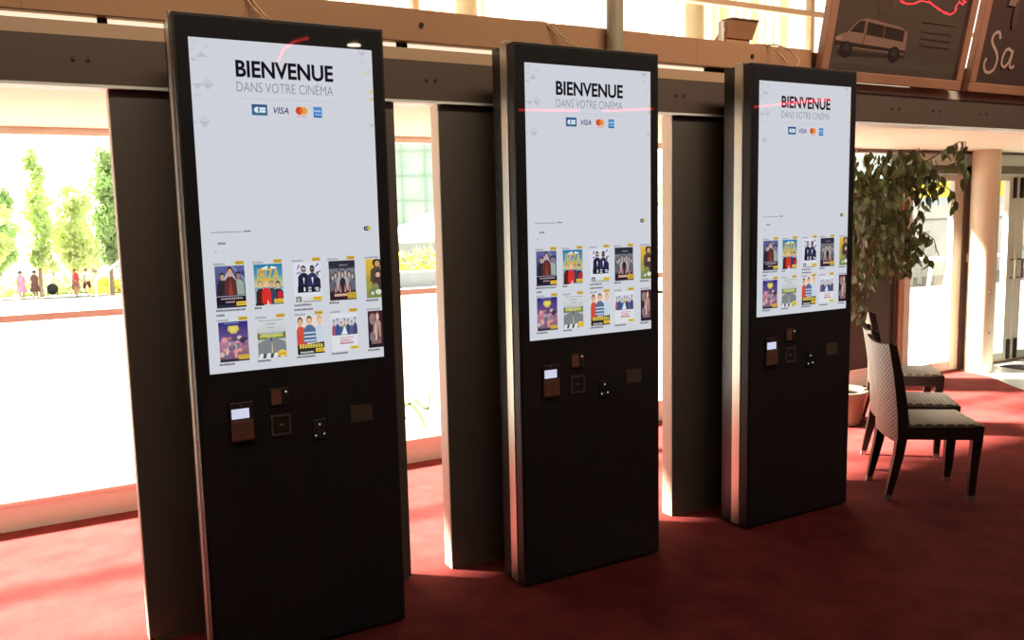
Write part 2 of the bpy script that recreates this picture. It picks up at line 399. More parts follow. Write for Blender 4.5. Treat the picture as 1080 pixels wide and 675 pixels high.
# upper glazing -------------------------------------------------------
ug = MB()
for x in (X0, -3.5, -.9, 1.91, 5.70, 8.4, 11.2, X1 - .05): ug.box(x - .022, x + .022, YW, YW + .06, 2.72, ZC)
ug.box(X0, X1, YW - .01, YW + .06, 3.395, 3.44)
uw = struct(ug.build('window_5', M['frame_grey']))
MB().box(X0, X1, YW + .02, YW + .026, 2.72, ZC).build('glass_pane', M['pane'], uw)
# pale fabric panels hung behind the upper glazing
fab = leaf_mat('cream_fabric', (250, 244, 228), .6, .02, .9); fabd = leaf_mat('tan_fabric', (240, 230, 204), .3, .02, .9); fabp = leaf_mat('pinkish_fabric', (250, 234, 220), .5, .04, .9)
def drape(x0, x1, m, label, amp=.02, y=2.62):
    b = MB(); n = max(8, int((x1 - x0) / .035)); rows = []
    for z in (2.66, 4.3):
        rows.append([b.bm.verts.new((x0 + (x1 - x0) * i / n, y + amp * math.sin(i * 1.9), z)) for i in range(n + 1)])
    for i in range(n): b.bm.faces.new([rows[0][i], rows[0][i + 1], rows[1][i + 1], rows[1][i]])
    o = b.build('window_blind', m, None, True, label, 'blind', 'fabric blinds behind the upper windows')
    sm = o.modifiers.new('s', 'SOLIDIFY'); sm.thickness = .004
    return o
drape(1.15, 1.62, fabp, 'pinkish blind behind upper glass above the left kiosk right corner')
drape(2.10, 2.36, fabp, 'pinkish upper blind just right of the thin window post')
drape(2.52, 2.90, fabp, 'pinkish folded upper blind left of the cables over the middle kiosk', .035)
drape(3.16, 3.40, fab, 'narrow cream upper blind right of the cables over the middle kiosk')
drape(4.20, 4.42, fab, 'cream upper blind strip left of the rounded grey pier')
drape(4.80, 5.84, fabd, 'wide tan upper blind behind the small floodlight')
pr_ = mat('grey_green_pier', (180, 178, 152), .6)
for x, r in ((2.47, .085), (4.62, .12)):
    struct(MB().lathe([(r, 2.56), (r, ZC)], (x, 2.60, 0), 32).build('trim_12', pr_, None, True))
# grey pipe standing in front of the fascia
struct(MB().lathe([(.042, 2.474), (.042, ZC)], (2.145, .305, 0), 24).build('trim_13', M['pipe'], None, True))

# floodlight on the fascia -------------------------------------------
fl = empty('floodlight', (3.08, .44, 2.56), 0, 'small tan wedge shaped floodlight sitting on the brown fascia', 'floodlight')
MB().prism([(-.03, .115), (-.075, .205), (-.02, .205), (.06, .115)], 0, -.10, .10).build('lamp_body', M['fascia'], fl)
MB().prism([(-.079, .2055), (-.082, .213), (.0, .213), (.0, .2055)], 0, -.105, .105).build('hood', M['frame_dark'], fl)
MB().box(-.13, -.115, -.03, .0, .0, .20).box(-.13, -.1, -.02, -.01, .15, .165).build('bracket', M['white_paint'], fl)
MB().box(-.09, .09, -.02, .04, 0, .115).build('base', M['fascia'], fl)

# cables over the kiosks ----------------------------------------------
def cable(pts, label, r=.0045, grp='cables running down behind the kiosks'):
    c = bpy.data.curves.new('c', 'CURVE'); c.dimensions = '3D'; c.bevel_depth = r; c.bevel_resolution = 2
    sp = c.splines.new('NURBS'); sp.points.add(len(pts) - 1); sp.use_endpoint_u = True; sp.order_u = 4
    for p, q in zip(sp.points, pts): p.co = (*q, 1)
    o = bpy.data.objects.new('c', c); COL.objects.link(o); bpy.context.view_layer.update()
    me = bpy.data.meshes.new_from_object(o.evaluated_get(bpy.context.evaluated_depsgraph_get())); bpy.data.objects.remove(o)
    mesh_obj('cable', me, M['cable'], label=label, cat='cable', group=grp)
def pairc(xt, xb, yb, side, a, b):
    for d, lab in ((0, a), (.022, b)):
        cable([(xt - .05 + d, .50, 2.665), (xt + d, BY + .02, 2.652), (xt + .02 + d, BY - .012, 2.63), ((xt + xb) / 2 + d, BY - .03, 2.57), (xb + d, .19, 2.482), (xb + .01 + d, .165, 2.463)], lab)
pairc(.325, .40, .19, 0, 'left strand of the pale cable pair dropping behind the leftmost kiosk', 'right strand of the pale cable pair dropping behind the leftmost kiosk')
pairc(1.76, 1.88, .19, 0, 'left strand of the pale cable pair behind the middle kiosk', 'right strand of the pale cable pair behind the middle kiosk')
cable([(3.20, .46, 2.655), (3.23, BY, 2.655), (3.26, BY - .04, 2.62), (3.27, .22, 2.52), (3.19, .155, 2.48), (3.19, .155, 2.463)], 'pale cable dropping straight to the top of the rightmost kiosk')
cable([(3.24, .46, 2.652), (3.29, BY, 2.662), (3.37, BY - .05, 2.62), (3.36, .20, 2.53), (3.24, .155, 2.485), (3.21, .155, 2.463)], 'pale looped cable above the rightmost kiosk')

# ------------------------------------------------------------------ kiosks
KW, KH = .796, 2.4604; SX0, SX1, SZ0, SZ1 = .0555, .7405, 1.1557, 2.3737
def make_kiosk():
    k = empty('ticket_kiosk', (0, 0, 0), 0, 'x', 'ticket kiosk', 'tall black ticket kiosks')
    MB().box(.004, KW - .004, .0, .055, .012, KH - .001, .003, 2).build('front_frame', M['black_metal'], k)
    MB().box(.014, KW - .014, -.004, .004, .02, KH - .012, .002, 1).build('front_glass', M['black_glass'], k)
    MB().box(.0, KW, .055, .117, .012, KH + .012, .003, 1).build('side_band', M['silver'], k)
    MB().box(.006, KW - .006, .117, .20, .0, KH - .004, .003, 1).build('rear_housing', M['housing'], k)
    MB().box(.03, KW - .03, .02, .15, 0, .012).build('plinth', M['dark_gap'], k)
    s = MB().box(SX0, SX1, -.0048, -.0035, SZ0, SZ1).build('screen', M['screen'], k, label='lit white touchscreen')
    Y = -.0052
    mesh_obj('headline_text', text_mesh('BIENVENUE', .214, .580, 2.243, 2.304, Y, .030), M['ink'], s)
    mesh_obj('subtitle_text', text_mesh('DANS VOTRE CINÉMA', .214, .577, 2.191, 2.236, Y, -.004), M['ink_grey'], s)
    SCR = (206, 209, 217)
    p = Pic(SX0, SZ0, SX1 - SX0, SZ1 - SZ0, Y + .0003)
    p.rect(0, .13, .745, 1, SCR); p.rect(.91, 1, .745, 1, SCR)
    def nx(x): return (x - SX0) / (SX1 - SX0)
    def nz(z): return (z - SZ0) / (SZ1 - SZ0)
    g1, g2 = (188, 187, 199), (200, 200, 211)
    def tri(x, z, r, upw, c):
        h = r * 1.05 * (1 if upw else -1); p.poly([(nx(x - r), nz(z)), (nx(x + r), nz(z)), (nx(x), nz(z + h))], c)
    for x, z, r, u, c in ((.098, 2.305, .020, 1, g1), (.066, 2.325, .016, 1, g2), (.075, 2.365, .02, 0, g2), (.115, 2.352, .018, 0, g2), (.068, 2.30, .012, 0, g1),
                          (.076, 2.212, .019, 0, g1), (.113, 2.214, .021, 0, g1), (.113, 2.216, .021, 1, g2), (.078, 2.165, .018, 1, g2), (.094, 2.080, .021, 0, g1), (.094, 2.082, .021, 1, g2), (.060, 2.08, .008, 0, g1),
                          (.700, 2.365, .018, 0, g1), (.702, 2.318, .018, 1, g2), (.726, 2.30, .014, 0, g2), (.716, 2.28, .012, 1, (214, 205, 170)), (.733, 2.22, .015, 0, (216, 200, 120)), (.733, 2.18, .014, 1, (205, 192, 130)), (.728, 2.09, .014, 0, g1)):
        tri(x, z, r, u, c)
    L_ = Pic(SX0, SZ0, SX1 - SX0, SZ1 - SZ0, Y); R_ = Pic(SX0, SZ0, SX1 - SX0, SZ1 - SZ0, Y)
    for f in p.f: (L_ if sum(v[0] for v in f[0]) / len(f[0]) < .4 else R_).f.append(f)
    L_.build('corner_pattern', M['pic'], s); R_.build('corner_pattern', M['pic'], s)
    p = Pic(.21, 2.1665, .38, .0016, Y); p.rect(0, 1, 0, 1, (186, 187, 198)); p.build('divider_line', M['pic'], s)
    # payment card logos
    p = Pic(.264, 2.108, .057, .040, Y); p.rect(0, 1, 0, 1, (58, 92, 132)); p.grad(.04, .96, .06, .94, (62, 110, 130), (50, 76, 140))
    p.ell(.36, .5, .22, .27, (214, 232, 240)); p.rect(.40, .5, .3, .7, (62, 100, 140)); p.rect(.5, .80, .26, .48, (214, 232, 240)); p.rect(.5, .80, .52, .74, (214, 232, 240)); p.ell(.80, .37, .1, .11, (214, 232, 240)); p.ell(.80, .63, .1, .11, (214, 232, 240))
    p.build('card_logo', M['pic'], s)
    mesh_obj('card_logo', text_mesh('VISA', .344, .401, 2.1165, 2.1405, Y, .012, .25), M['ink_navy'], s)
    p = Pic(.427, 2.106, .046, .042, Y); p.ell(.32, .58, .32, .36, (214, 66, 40), 20); p.ell(.68, .58, .32, .36, (226, 158, 72), 20); p.poly([(.5, .88), (.6, .7), (.62, .55), (.58, .42), (.5, .29), (.42, .42), (.38, .55), (.4, .7)], (222, 100, 40)); p.rect(.1, .9, .04, .12, (226, 140, 110)); p.build('card_logo', M['pic'], s)
    p = Pic(.496, 2.107, .033, .040, Y); p.grad(0, 1, 0, 1, (36, 108, 180), (80, 140, 200)); p.dashes(.08, .92, .52, .22, (170, 204, 234), 4); p.dashes(.2, .95, .2, .2, (150, 190, 228), 4); p.build('card_logo', M['pic'], s)
    # small print of the menu
    p = Pic(.088, 1.625, .15, .065, Y); p.rect(0, 1, 0, 1, SCR); p.dashes(.02, .76, .81, .09, (150, 156, 158), 17); p.dashes(.80, .98, .83, .10, (88, 92, 94), 4); p.dashes(.17, .35, .16, .13, (104, 108, 110), 4); p.build('menu_text', M['pic'], s)
    p = Pic(.066, 1.6085, .17, .004, Y); p.rect(0, 1, 0, 1, SCR); p.rect(0, .16, .3, .6, (196, 198, 202)); p.rect(.3, 1, .3, .6, (196, 198, 202)); p.poly([(.17, .9), (.27, .9), (.22, 0)], (150, 150, 152)); p.build('divider_line', M['pic'], s)
    p = Pic(.677, 1.671, .030, .017, Y); p.ell(.25, .5, .25, .5, (30, 30, 32)); p.rect(.25, .75, 0, 1, (30, 30, 32)); p.ell(.72, .5, .26, .48, (192, 176, 70)); p.ell(.3, .5, .08, .2, (220, 220, 220)); p.build('language_toggle', M['pic'], s)

    tag_c, ink = (206, 170, 60), (120, 120, 122)
    def tile(i, row, fn, cap=None, cap2=None, w=.107):
        x = (.0955, .2365, .3865, .526, .678)[i]; z0, z1 = ((1.400, 1.556), (1.197, 1.347))[row]
        w = min(w, SX1 - x); full = w > .1
        if i == 3 and row == 1: w = .108
        q = Pic(x, z0, w, z1 - z0, Y); fn(q); q.build('film_poster', M['pic'], s)
        c = Pic(x - .004, z1 + .002, w + .004, .016, Y - .0001); c.rect(0, 1, 0, 1, SCR); c.dashes(0, .38 if full else .9, .1, .5, (150, 152, 156), 9)
        if full: c.rect(.70, 1, .08, .95, tag_c); c.dashes(.74, .97, .35, .3, (150, 116, 40), 6)
        c.build('badge', M['pic'], s)
        c = Pic(x - .006, z0 - .034, w + .006, .032, Y - .0001); c.rect(0, 1, 0, 1, SCR)
        if cap2 is None and cap is None: c.dashes(.02, .5, .66, .26, (96, 96, 98), 9)
        if cap: c.dashes(.02, cap, .66, .26, (96, 96, 98), int(cap * 18))
        if cap2: c.dashes(.02, cap2, .12, .26, (96, 96, 98), int(cap2 * 18))
        c.build('caption', M['pic'], s)
    YB = (226, 190, 70)
    def badge(q): q.rect(.66, 1, .04, .14, YB); q.dashes(.7, .96, .07, .04, (180, 140, 40), 5)
    def f1(q):
        q.grad(0, 1, 0, 1, (28, 28, 48), (92, 98, 150)); q.poly([(0, .62), (.3, .8), (.6, .78), (1, .88), (1, .6)], (60, 66, 112)); q.poly([(.45, 1), (.62, 1), (1, .55), (1, .7)], (124, 128, 172))
        q.poly([(.42, .88), (.56, .88), (.95, .3), (.86, .3), (.5, .84), (.12, .3), (.04, .36)], (176, 176, 196))
        q.bust(.24, .3, .84, .2, (44, 40, 50), (186, 150, 130), (48, 38, 40)); q.bust(.78, .3, .86, .19, (150, 168, 158), (150, 120, 104), (26, 24, 30)); q.bust(.5, .28, .98, .22, (90, 50, 46), (206, 160, 136), (60, 40, 34))
        q.poly([(.42, .3), (.5, .72), (.58, .3)], (150, 60, 50)); q.rect(0, 1, 0, .3, (30, 26, 40)); q.rect(0, 1, .27, .285, (170, 168, 186)); q.dashes(.15, .9, .2, .045, (172, 158, 160), 12); q.dashes(.3, .62, .12, .04, (180, 150, 150), 6); q.rect(0, .66, .03, .06, (58, 54, 76)); badge(q)
    def f2(q):
        q.grad(0, 1, 0, 1, (150, 190, 200), (42, 120, 164)); q.grad(.0, 1, .45, .72, (210, 200, 120), (90, 160, 170))
        q.poly([(.18, .88), (.5, .96), (.46, .86)], (230, 240, 232)); q.poly([(.55, .86), (.62, .95), (.84, .9)], (230, 240, 232))
        q.bust(.2, .02, .62, .17, (80, 36, 36), (228, 176, 140), (150, 110, 80)); q.bust(.82, .02, .58, .2, (52, 44, 54), (220, 170, 138), (60, 44, 40)); q.bust(.60, .02, .62, .16, (58, 66, 92), (214, 164, 130), (90, 60, 44)); q.bust(.40, .02, .64, .17, (212, 50, 44), (236, 186, 150), (200, 160, 110)); q.ell(.88, .22, .1, .12, (190, 40, 50))
        q.poly([(.4, 0), (.44, .14), (.5, .0)], (240, 200, 190)); q.rect(0, .3, 0, .05, (60, 30, 30)); badge(q)
    def f3(q):
        q.rect(0, 1, 0, 1, (216, 218, 230))
        for a in ((.1, .8, .2, .96), (.06, .72, .22, .78), (.74, .84, .9, .98), (.84, .7, .96, .8), (.12, .6, .2, .66)): q.poly([(a[0], a[1]), (a[2], a[3]), (a[2] + .05, a[3] - .05)], (120, 116, 160))
        q.bust(.36, .38, .92, .22, (36, 36, 56), (184, 160, 150), (30, 28, 34)); q.bust(.68, .36, .92, .21, (48, 50, 92), (120, 92, 84), (24, 22, 28)); q.bust(.86, .34, .76, .12, (40, 40, 60), (150, 130, 120), (30, 30, 34)); q.poly([(.33, .62), (.36, .44), (.39, .62)], (226, 226, 236)); q.poly([(.64, .62), (.68, .44), (.71, .62)], (226, 226, 236))
        q.rect(.28, .45, .775, .80, (20, 20, 24)); q.rect(.6, .76, .775, .80, (20, 20, 24))
        q.rect(.12, .94, .25, .40, (28, 28, 44)); q.rect(.34, .40, .28, .38, (220, 220, 230)); q.rect(.5, .62, .27, .31, (210, 210, 220)); q.rect(.5, .62, .34, .38, (200, 200, 212)); q.ell(.82, .345, .08, .025, (196, 198, 216)); q.ell(.84, .295, .07, .02, (196, 198, 216))
        q.grad(.0, 1, 0, .22, (196, 200, 196), (222, 224, 232)); q.rect(.04, .24, .02, .16, (120, 120, 124)); q.rect(.09, .16, .03, .12, (190, 190, 196)); q.rect(.3, .95, .01, .035, (150, 150, 140)); badge(q)
    def f4(q):
        q.grad(0, 1, 0, 1, (60, 48, 54), (52, 54, 66)); q.grad(0, 1, .5, .8, (70, 70, 82), (120, 124, 136)); q.rect(0, 1, .86, 1, (46, 46, 56)); q.dashes(.4, .72, .87, .035, (132, 134, 146), 7)
        for cx, h, c in ((.24, .72, (120, 122, 132)), (.76, .74, (128, 130, 138)), (.38, .78, (168, 164, 166)), (.62, .8, (174, 168, 166)), (.5, .74, (48, 44, 50)), (.88, .68, (100, 100, 110)), (.12, .66, (96, 98, 108))): q.bust(cx, .24, h, .12, c, (190, 170, 160), (60, 52, 54))
        for cx in (.22, .4, .58, .76): q.poly([(cx - .07, .2), (cx + .07, .2), (cx + .03, .42), (cx - .03, .42)], (112, 44, 56)); q.poly([(cx - .02, .2), (cx + .02, .2), (cx, .40)], (196, 190, 190))
        q.rect(0, 1, 0, .2, (50, 32, 44)); q.rect(.16, .68, .1, .165, (206, 168, 140)); badge(q); q.rect(.66, 1, .03, .19, (190, 156, 52))
    def f5(q):
        q.grad(0, 1, 0, 1, (120, 136, 70), (226, 180, 60)); q.poly([(0, .1), (.4, .3), (.2, .6), (0, .5)], (160, 156, 70)); q.ell(.76, .9, .3, .12, (40, 34, 32)); q.bust(.78, .42, 1, .5, (80, 70, 62), (196, 150, 116), (44, 36, 34)); q.bust(.8, .2, .7, .42, (74, 56, 52), (214, 170, 150), (40, 34, 36)); q.ell(.62, .28, .22, .1, (130, 136, 90)); q.ell(.5, .14, .4, .12, (110, 130, 84)); q.ell(.8, .15, .2, .07, (220, 216, 200)); q.ell(.4, .12, .12, .05, (206, 204, 180))
    def f6(q):
        q.grad(0, 1, 0, 1, (150, 110, 150), (44, 42, 120)); q.grad(0, 1, 0, .5, (86, 70, 92), (186, 126, 150)); q.rect(.2, .7, .95, .975, (120, 130, 180))
        q.poly([(.34, .9), (.66, .9), (.7, .8), (.58, .7), (.42, .7), (.3, .8)], (206, 190, 90)); q.rect(.40, .6, .76, .86, (226, 212, 110))
        for k in range(26):
            q.ell(random.uniform(.05, .95), random.uniform(.08, .6), random.uniform(.05, .13), random.uniform(.03, .08), random.choice([(196, 120, 130), (214, 150, 150), (120, 100, 130), (80, 80, 110), (170, 120, 96), (206, 180, 170), (60, 54, 80), (150, 170, 176)]), 8)
        q.rect(0, 1, 0, .07, (54, 46, 64)); badge(q); q.rect(.6, 1, .05, .16, (200, 160, 70))
    def f7(q):
        q.grad(0, 1, 0, 1, (150, 156, 160), (210, 214, 214)); q.grad(0, 1, .48, .66, (120, 130, 84), (176, 184, 170)); q.poly([(0, .5), (.35, .5), (.0, .66)], (96, 110, 60)); q.poly([(1, .48), (.6, .5), (1, .66)], (100, 116, 64))
        q.poly([(0, .0), (1, 0), (1, .38), (.58, .52), (.4, .52), (0, .38)], (126, 130, 134)); q.poly([(.47, .1), (.52, .1), (.50, .5)], (206, 200, 140)); q.rect(.47, .51, .42, .52, (56, 52, 50))
        for a in (0, .26, .52, .78): q.poly([(a, 0), (a + .15, 0), (a + .18, .12), (a + .06, .12)], (224, 226, 226))
        for a in (.16, .42, .7): q.poly([(a, 0), (a + .09, 0), (a + .1, .12), (a + .05, .12)], (62, 66, 70))
        q.dashes(.08, .92, .53, .08, (208, 200, 90), 9); q.dashes(.3, .66, .86, .03, (140, 146, 150), 8); q.dashes(.38, .6, .77, .03, (150, 156, 160), 5); q.dashes(.04, .95, .95, .03, (150, 150, 152), 16); q.ell(.83, .1, .16, .09, (222, 202, 100)); badge(q)
    def f8(q):
        q.rect(0, 1, 0, 1, (226, 214, 206)); q.bust(.86, .30, 1, .24, (196, 208, 224), (228, 190, 160), (206, 160, 120)); q.bust(.14, .24, .98, .24, (206, 80, 66), (216, 170, 140), (110, 84, 72)); q.bust(.48, .3, 1, .24, (86, 108, 146), (226, 180, 146), (90, 62, 48))
        for z in (.34, .44, .54): q.rect(.26, .7, z, z + .035, (206, 216, 226))
        q.rect(0, .24, .24, .5, (200, 76, 62)); q.poly([(.0, .24), (1, .3), (1, 0), (0, 0)], (48, 44, 40)); q.dashes(.08, .96, .16, .11, (208, 190, 84), 9); q.rect(.02, 1, .0, .1, (34, 32, 32)); q.dashes(.1, .6, .03, .05, (200, 200, 196), 8); badge(q)
    def f9(q):
        q.rect(0, 1, 0, 1, (218, 220, 226)); q.rect(.02, .98, .44, .88, (196, 204, 220))
        for k, c in enumerate(((150, 80, 110), (60, 80, 130), (54, 96, 140), (170, 150, 90), (52, 74, 120), (90, 90, 130), (74, 72, 110))): q.bust(.1 + k * .133, .42, .84 + .05 * math.sin(k * 2.3), .085, c, (206, 170, 150), (90, 76, 72))
        q.poly([(.35, .44), (.5, .66), (.6, .44)], (222, 226, 232)); q.dashes(.3, .82, .33, .035, (196, 140, 156), 9); q.dashes(.32, .72, .26, .04, (206, 90, 96), 7); q.dashes(.28, .8, .18, .055, (178, 84, 92), 8); q.rect(.66, 1, .02, .12, (214, 200, 96)); q.dashes(.7, .96, .05, .04, (160, 140, 50), 5)
    def f10(q):
        q.grad(0, 1, 0, 1, (34, 26, 36), (66, 40, 58)); q.ell(.32, .78, .22, .16, (150, 120, 120)); q.poly([(.2, .1), (.9, .1), (.8, .6), (.6, .92), (.45, .9), (.3, .5)], (132, 104, 104)); q.bust(.66, .3, .98, .26, (176, 146, 130), (226, 190, 164), (130, 60, 50)); q.poly([(.3, .2), (.5, .72), (.62, .2)], (206, 176, 156)); q.poly([(.6, .2), (.7, .66), (.76, .2)], (110, 70, 70)); q.ell(.28, .3, .2, .14, (130, 110, 122)); q.rect(0, 1, 0, .1, (40, 28, 40)); q.rect(.86, 1, .1, 1, (60, 34, 46))
    tile(0, 0, f1, .96, .28); tile(1, 0, f2, .25); tile(2, 0, f3, .62, .66); tile(3, 0, f4, .38); tile(4, 0, f5, .8)
    tile(0, 1, f6, .52); tile(1, 1, f7, .46); tile(2, 1, f8, .68); tile(3, 1, f9, .6); tile(4, 1, f10, .8)
    me = text_mesh('IBIZA', .2365 + .012, .2365 + .095, 1.400 + .092, 1.400 + .140, Y - .0038, .02)
    mesh_obj('poster_title', me, emi('display_title_yellow', (216, 176, 60)), s)
    # devices under the screen
    t = MB().box(.113, .205, -.018, -.002, .885, 1.04, .004, 2).build('card_terminal', M['module'], k)
    MB().box(.121, .186, -.0195, -.017, .978, 1.016).build('terminal_display', emi('lit_terminal_display', (206, 210, 232)), t)
    kp = MB().box(.118, .20, -.0195, -.017, .893, .972, .001, 1)
    for a in range(4):
        for b in range(4): kp.box(.123 + a * .0185, .137 + a * .0185, -.0225, -.019, .900 + b * .0178, .911 + b * .0178)
    kp.build('keypad', M['term'], t)
    MB().tube([(.156, -.02, 1.028), (.156, -.017, 1.028)], .005, 10).build('sensor', M['foot'], t)
    m_ = MB().box(.267, .344, -.010, -.003, 1.007, 1.077, .003, 1).build('coin_module', M['module'], k)
    MB().tube([(.331, -.0125, 1.060), (.331, -.0095, 1.060)], .0034, 10).build('status_light', M['led'], m_)
    MB().box(.275, .312, -.0115, -.0095, 1.014, 1.07).build('cover_plate', M['term'], m_)
    MB().tube([(.331, -.0125, 1.035), (.331, -.0095, 1.035)], .007, 10).build('button', M['housing'], m_)
    c = MB()
    for a in ((.268, .345, .964, .972), (.268, .345, .890, .898), (.268, .276, .898, .964), (.337, .345, .898, .964)): c.box(a[0], a[1], -.010, -.003, a[2], a[3])
    c = c.build('card_slot', mat('grey_slot_bezel', (96, 90, 84), .4), k); MB().box(.278, .335, -.006, -.003, .900, .962).build('slot_plate', M['black_metal'], c); MB().box(.302, .316, -.0075, -.0055, .928, .934).build('slot_mark', M['silver'], c)
    q = MB().box(.428, .486, -.012, -.003, .850, .935, .006, 2).build('code_reader', M['black_metal'], k)
    for a, b in ((.457, .914), (.440, .870), (.474, .873)): MB().tube([(a, -.0145, b), (a, -.0115, b)], .0032, 8).build('reader_light', M['led'], q)
    MB().tube([(.457 + .013 * math.cos(2 * PI * i / 14), -.0135, .892 + .013 * math.sin(2 * PI * i / 14)) for i in range(15)], .002, 5).build('reader_ring', M['housing'], q)
    MB().box(.588, .682, -.006, -.003, .897, .968, .002, 1).build('ticket_slot', mat('olive_plate', (88, 82, 70), .35), k)
    return k
K1 = make_kiosk(); K1['label'] = 'leftmost and nearest of the three tall black touchscreen ticket kiosks'
for x, lab in ((1.3802, 'middle one of the three tall black touchscreen ticket kiosks'), (2.7668, 'rightmost of the three tall black ticket kiosks, beside the wicker chairs')):
    c = copy_tree(K1); c.location = (x, 0, 0); c['label'] = lab

# dark standing panels behind the kiosks -------------------------------------
def make_panel():
    p = empty('standing_panel', (0, 0, 0), 0, 'x', 'panel', 'dark standing panels behind the kiosks')
    MB().box(.004, 1.167, 0, .085, .012, 2.232, .003, 1).build('panel_board', M['panel'], p)
    MB().box(0, .004, .002, .083, .0, 2.232).build('edge_band', M['pale_edge'], p)
    MB().box(.02, 1.15, -.003, .02, 0, .014).build('base_strip', M['frame_dark'], p)
    MB().lathe([(.0, -.012), (.010, -.008), (.013, 0), (.010, .008), (.0, .012)], (1.178, .06, .06), 14).build('stop_knob', M['dark_gap'], p, True)
    return p
P1 = make_panel(); P1.location = (-.185, .385, 0); P1['label'] = 'dark taupe standing panel directly behind the leftmost kiosk'
for x, lab in ((1.197, 'dark taupe standing panel with pale edge directly behind the middle kiosk'), (2.575, 'dark taupe standing panel with pale edge directly behind the rightmost kiosk')):
    c = copy_tree(P1); c.location = (x, .385, 0); c['label'] = lab

# ------------------------------------------------------------------ framed posters above the doors
TILT = math.radians(11)
def framed(name, x0, w, h, label, paint):
    t = empty(name, (x0, .325, 2.468), 0, label, 'poster', 'framed posters over the beam'); t.rotation_euler = (TILT, 0, 0)
    fwid = .062
    f = MB().box(0, w, -.03, .02, 0, fwid, .004, 1).box(0, w, -.03, .02, h - fwid, h, .004, 1).box(0, fwid, -.03, .02, fwid, h - fwid, .004, 1).box(w - fwid, w, -.03, .02, fwid, h - fwid, .004, 1)
    f.build('frame', M['wood_frame'], t)
    MB().box(.02, w - .02, .0, .015, .02, h - .02).build('backing', M['board'], t)
    q = Pic(fwid, fwid, w - 2 * fwid, h - 2 * fwid, -.002, .00012); paint(q); q.build('print', M['print'], t)
    MB().box(fwid, w - fwid, -.016, -.013, fwid, h - fwid).build('glazing', M['poster_glass'], t)
    return t
def van(q):
    q.grad(0, 1, 0, 1, (84, 74, 62), (96, 74, 66)); q.grad(0, 1, .04, .10, (92, 84, 72), (84, 74, 62))
    W, H = q.w, q.h
    def P(pts, c): q.poly([(a / W, b / H) for a, b in pts], c)
    body, dark, trim = (150, 116, 98), (58, 44, 38), (92, 74, 64)
    ox, oz = .045, .10
    def V(pts, c): P([(ox + a * .9, oz + b * .66) for a, b in pts], c)
    V([(.02, .02), (.70, .03), (.70, .0), (.05, -.03)], (62, 52, 46))
    V([(.0, .10), (.02, .15), (.10, .18), (.19, .29), (.27, .315), (.62, .275), (.69, .24), (.70, .06), (.68, .04), (.03, .05)], body)
    V([(.12, .185), (.20, .285), (.255, .29), (.255, .185)], dark); V([(.28, .285), (.66, .25), (.66, .15), (.28, .175)], dark); V([(.45, .272), (.455, .272), (.455, .165), (.45, .165)], body)
    V([(.0, .10), (.70, .075), (.70, .05), (.0, .06)], dark); V([(.0, .13), (.06, .14), (.05, .11), (.0, .105)], (176, 146, 128))
    for a in (.10, .53):
        q.ell((ox + a) / W, (oz + .02) / H, (.056) / W, .048 / H, (46, 38, 34), 18); q.ell((ox + a) / W, (oz + .03) / H, .026 / W, .022 / H, (70, 58, 52), 14)
    q.line([((ox + .24) / W, (oz + .185) / H), ((ox + .24) / W, (oz + .06) / H)], .003, trim)
    # blurred plant shapes above the roof, faint lines of print at the right
    for k in range(16): q.ell((.48 + random.uniform(-.16, .2)) / W, (.44 + random.uniform(-.06, .22)) / H, random.uniform(.015, .04) / W, random.uniform(.03, .07) / H, random.choice([(104, 80, 68), (114, 88, 74), (92, 74, 64)]), 9)
    for z in (.27, .23, .19): q.dashes(.80 / W, 1.10 / W, z / H, .02 / H, (98, 78, 68), 9)
    q.rect(.78 / W, 1.12 / W, .33 / H, .335 / H, (100, 78, 68))
def script(q):
    q.grad(0, 1, 0, 1, (78, 62, 56), (92, 64, 58)); W, H = q.w, q.h
    S = [(.52, .345), (.495, .385), (.45, .375), (.43, .335), (.455, .30), (.50, .265), (.53, .215), (.515, .15), (.46, .125), (.415, .14), (.395, .18), (.41, .215)]
    S = [(a - .315, b - .055) for a, b in S]
    def sm(p):
        o = []
        for i in range(len(p) - 1):
            a, b, c, d = (Vector(p[max(i - 1, 0)]), Vector(p[i]), Vector(p[i + 1]), Vector(p[min(i + 2, len(p) - 1)]))
            for t in (0, .25, .5, .75): o.append(.5 * (2 * b + (c - a) * t + (2 * a - 5 * b + 4 * c - d) * t * t + (3 * b - 3 * c + d - a) * t ** 3))
        return o + [Vector(p[-1])]
    q.line([(v.x / W, v.y / H) for v in sm(S)], .0105, (206, 172, 156))
    A = [(.62, .27), (.575, .285), (.54, .25), (.535, .19), (.57, .165), (.61, .20), (.63, .28), (.625, .19), (.65, .165), (.68, .18)]
    A = [(a - .27, b - .05) for a, b in A]
    q.line([(v.x / W, v.y / H) for v in sm(A)], .010, (206, 172, 156))
    q.poly([(.20 / W, .50 / H), (.21 / W, .58 / H), (.30 / W, .56 / H), (.31 / W, .50 / H)], (150, 118, 106)); q.ell(.60 / W, .75 / H, .05 / W, .1 / H, (140, 108, 98)); q.ell(.3 / W, .45 / H, .03 / W, .09 / H, (96, 70, 64))
framed('framed_poster', 3.60, 1.325, 1.25, 'wood-framed dark poster with a white van hanging over the beam by the right kiosk', van)
framed('framed_poster', 5.005, 1.325, 1.25, 'wood-framed dark poster with pale script lettering at the top right corner', script)

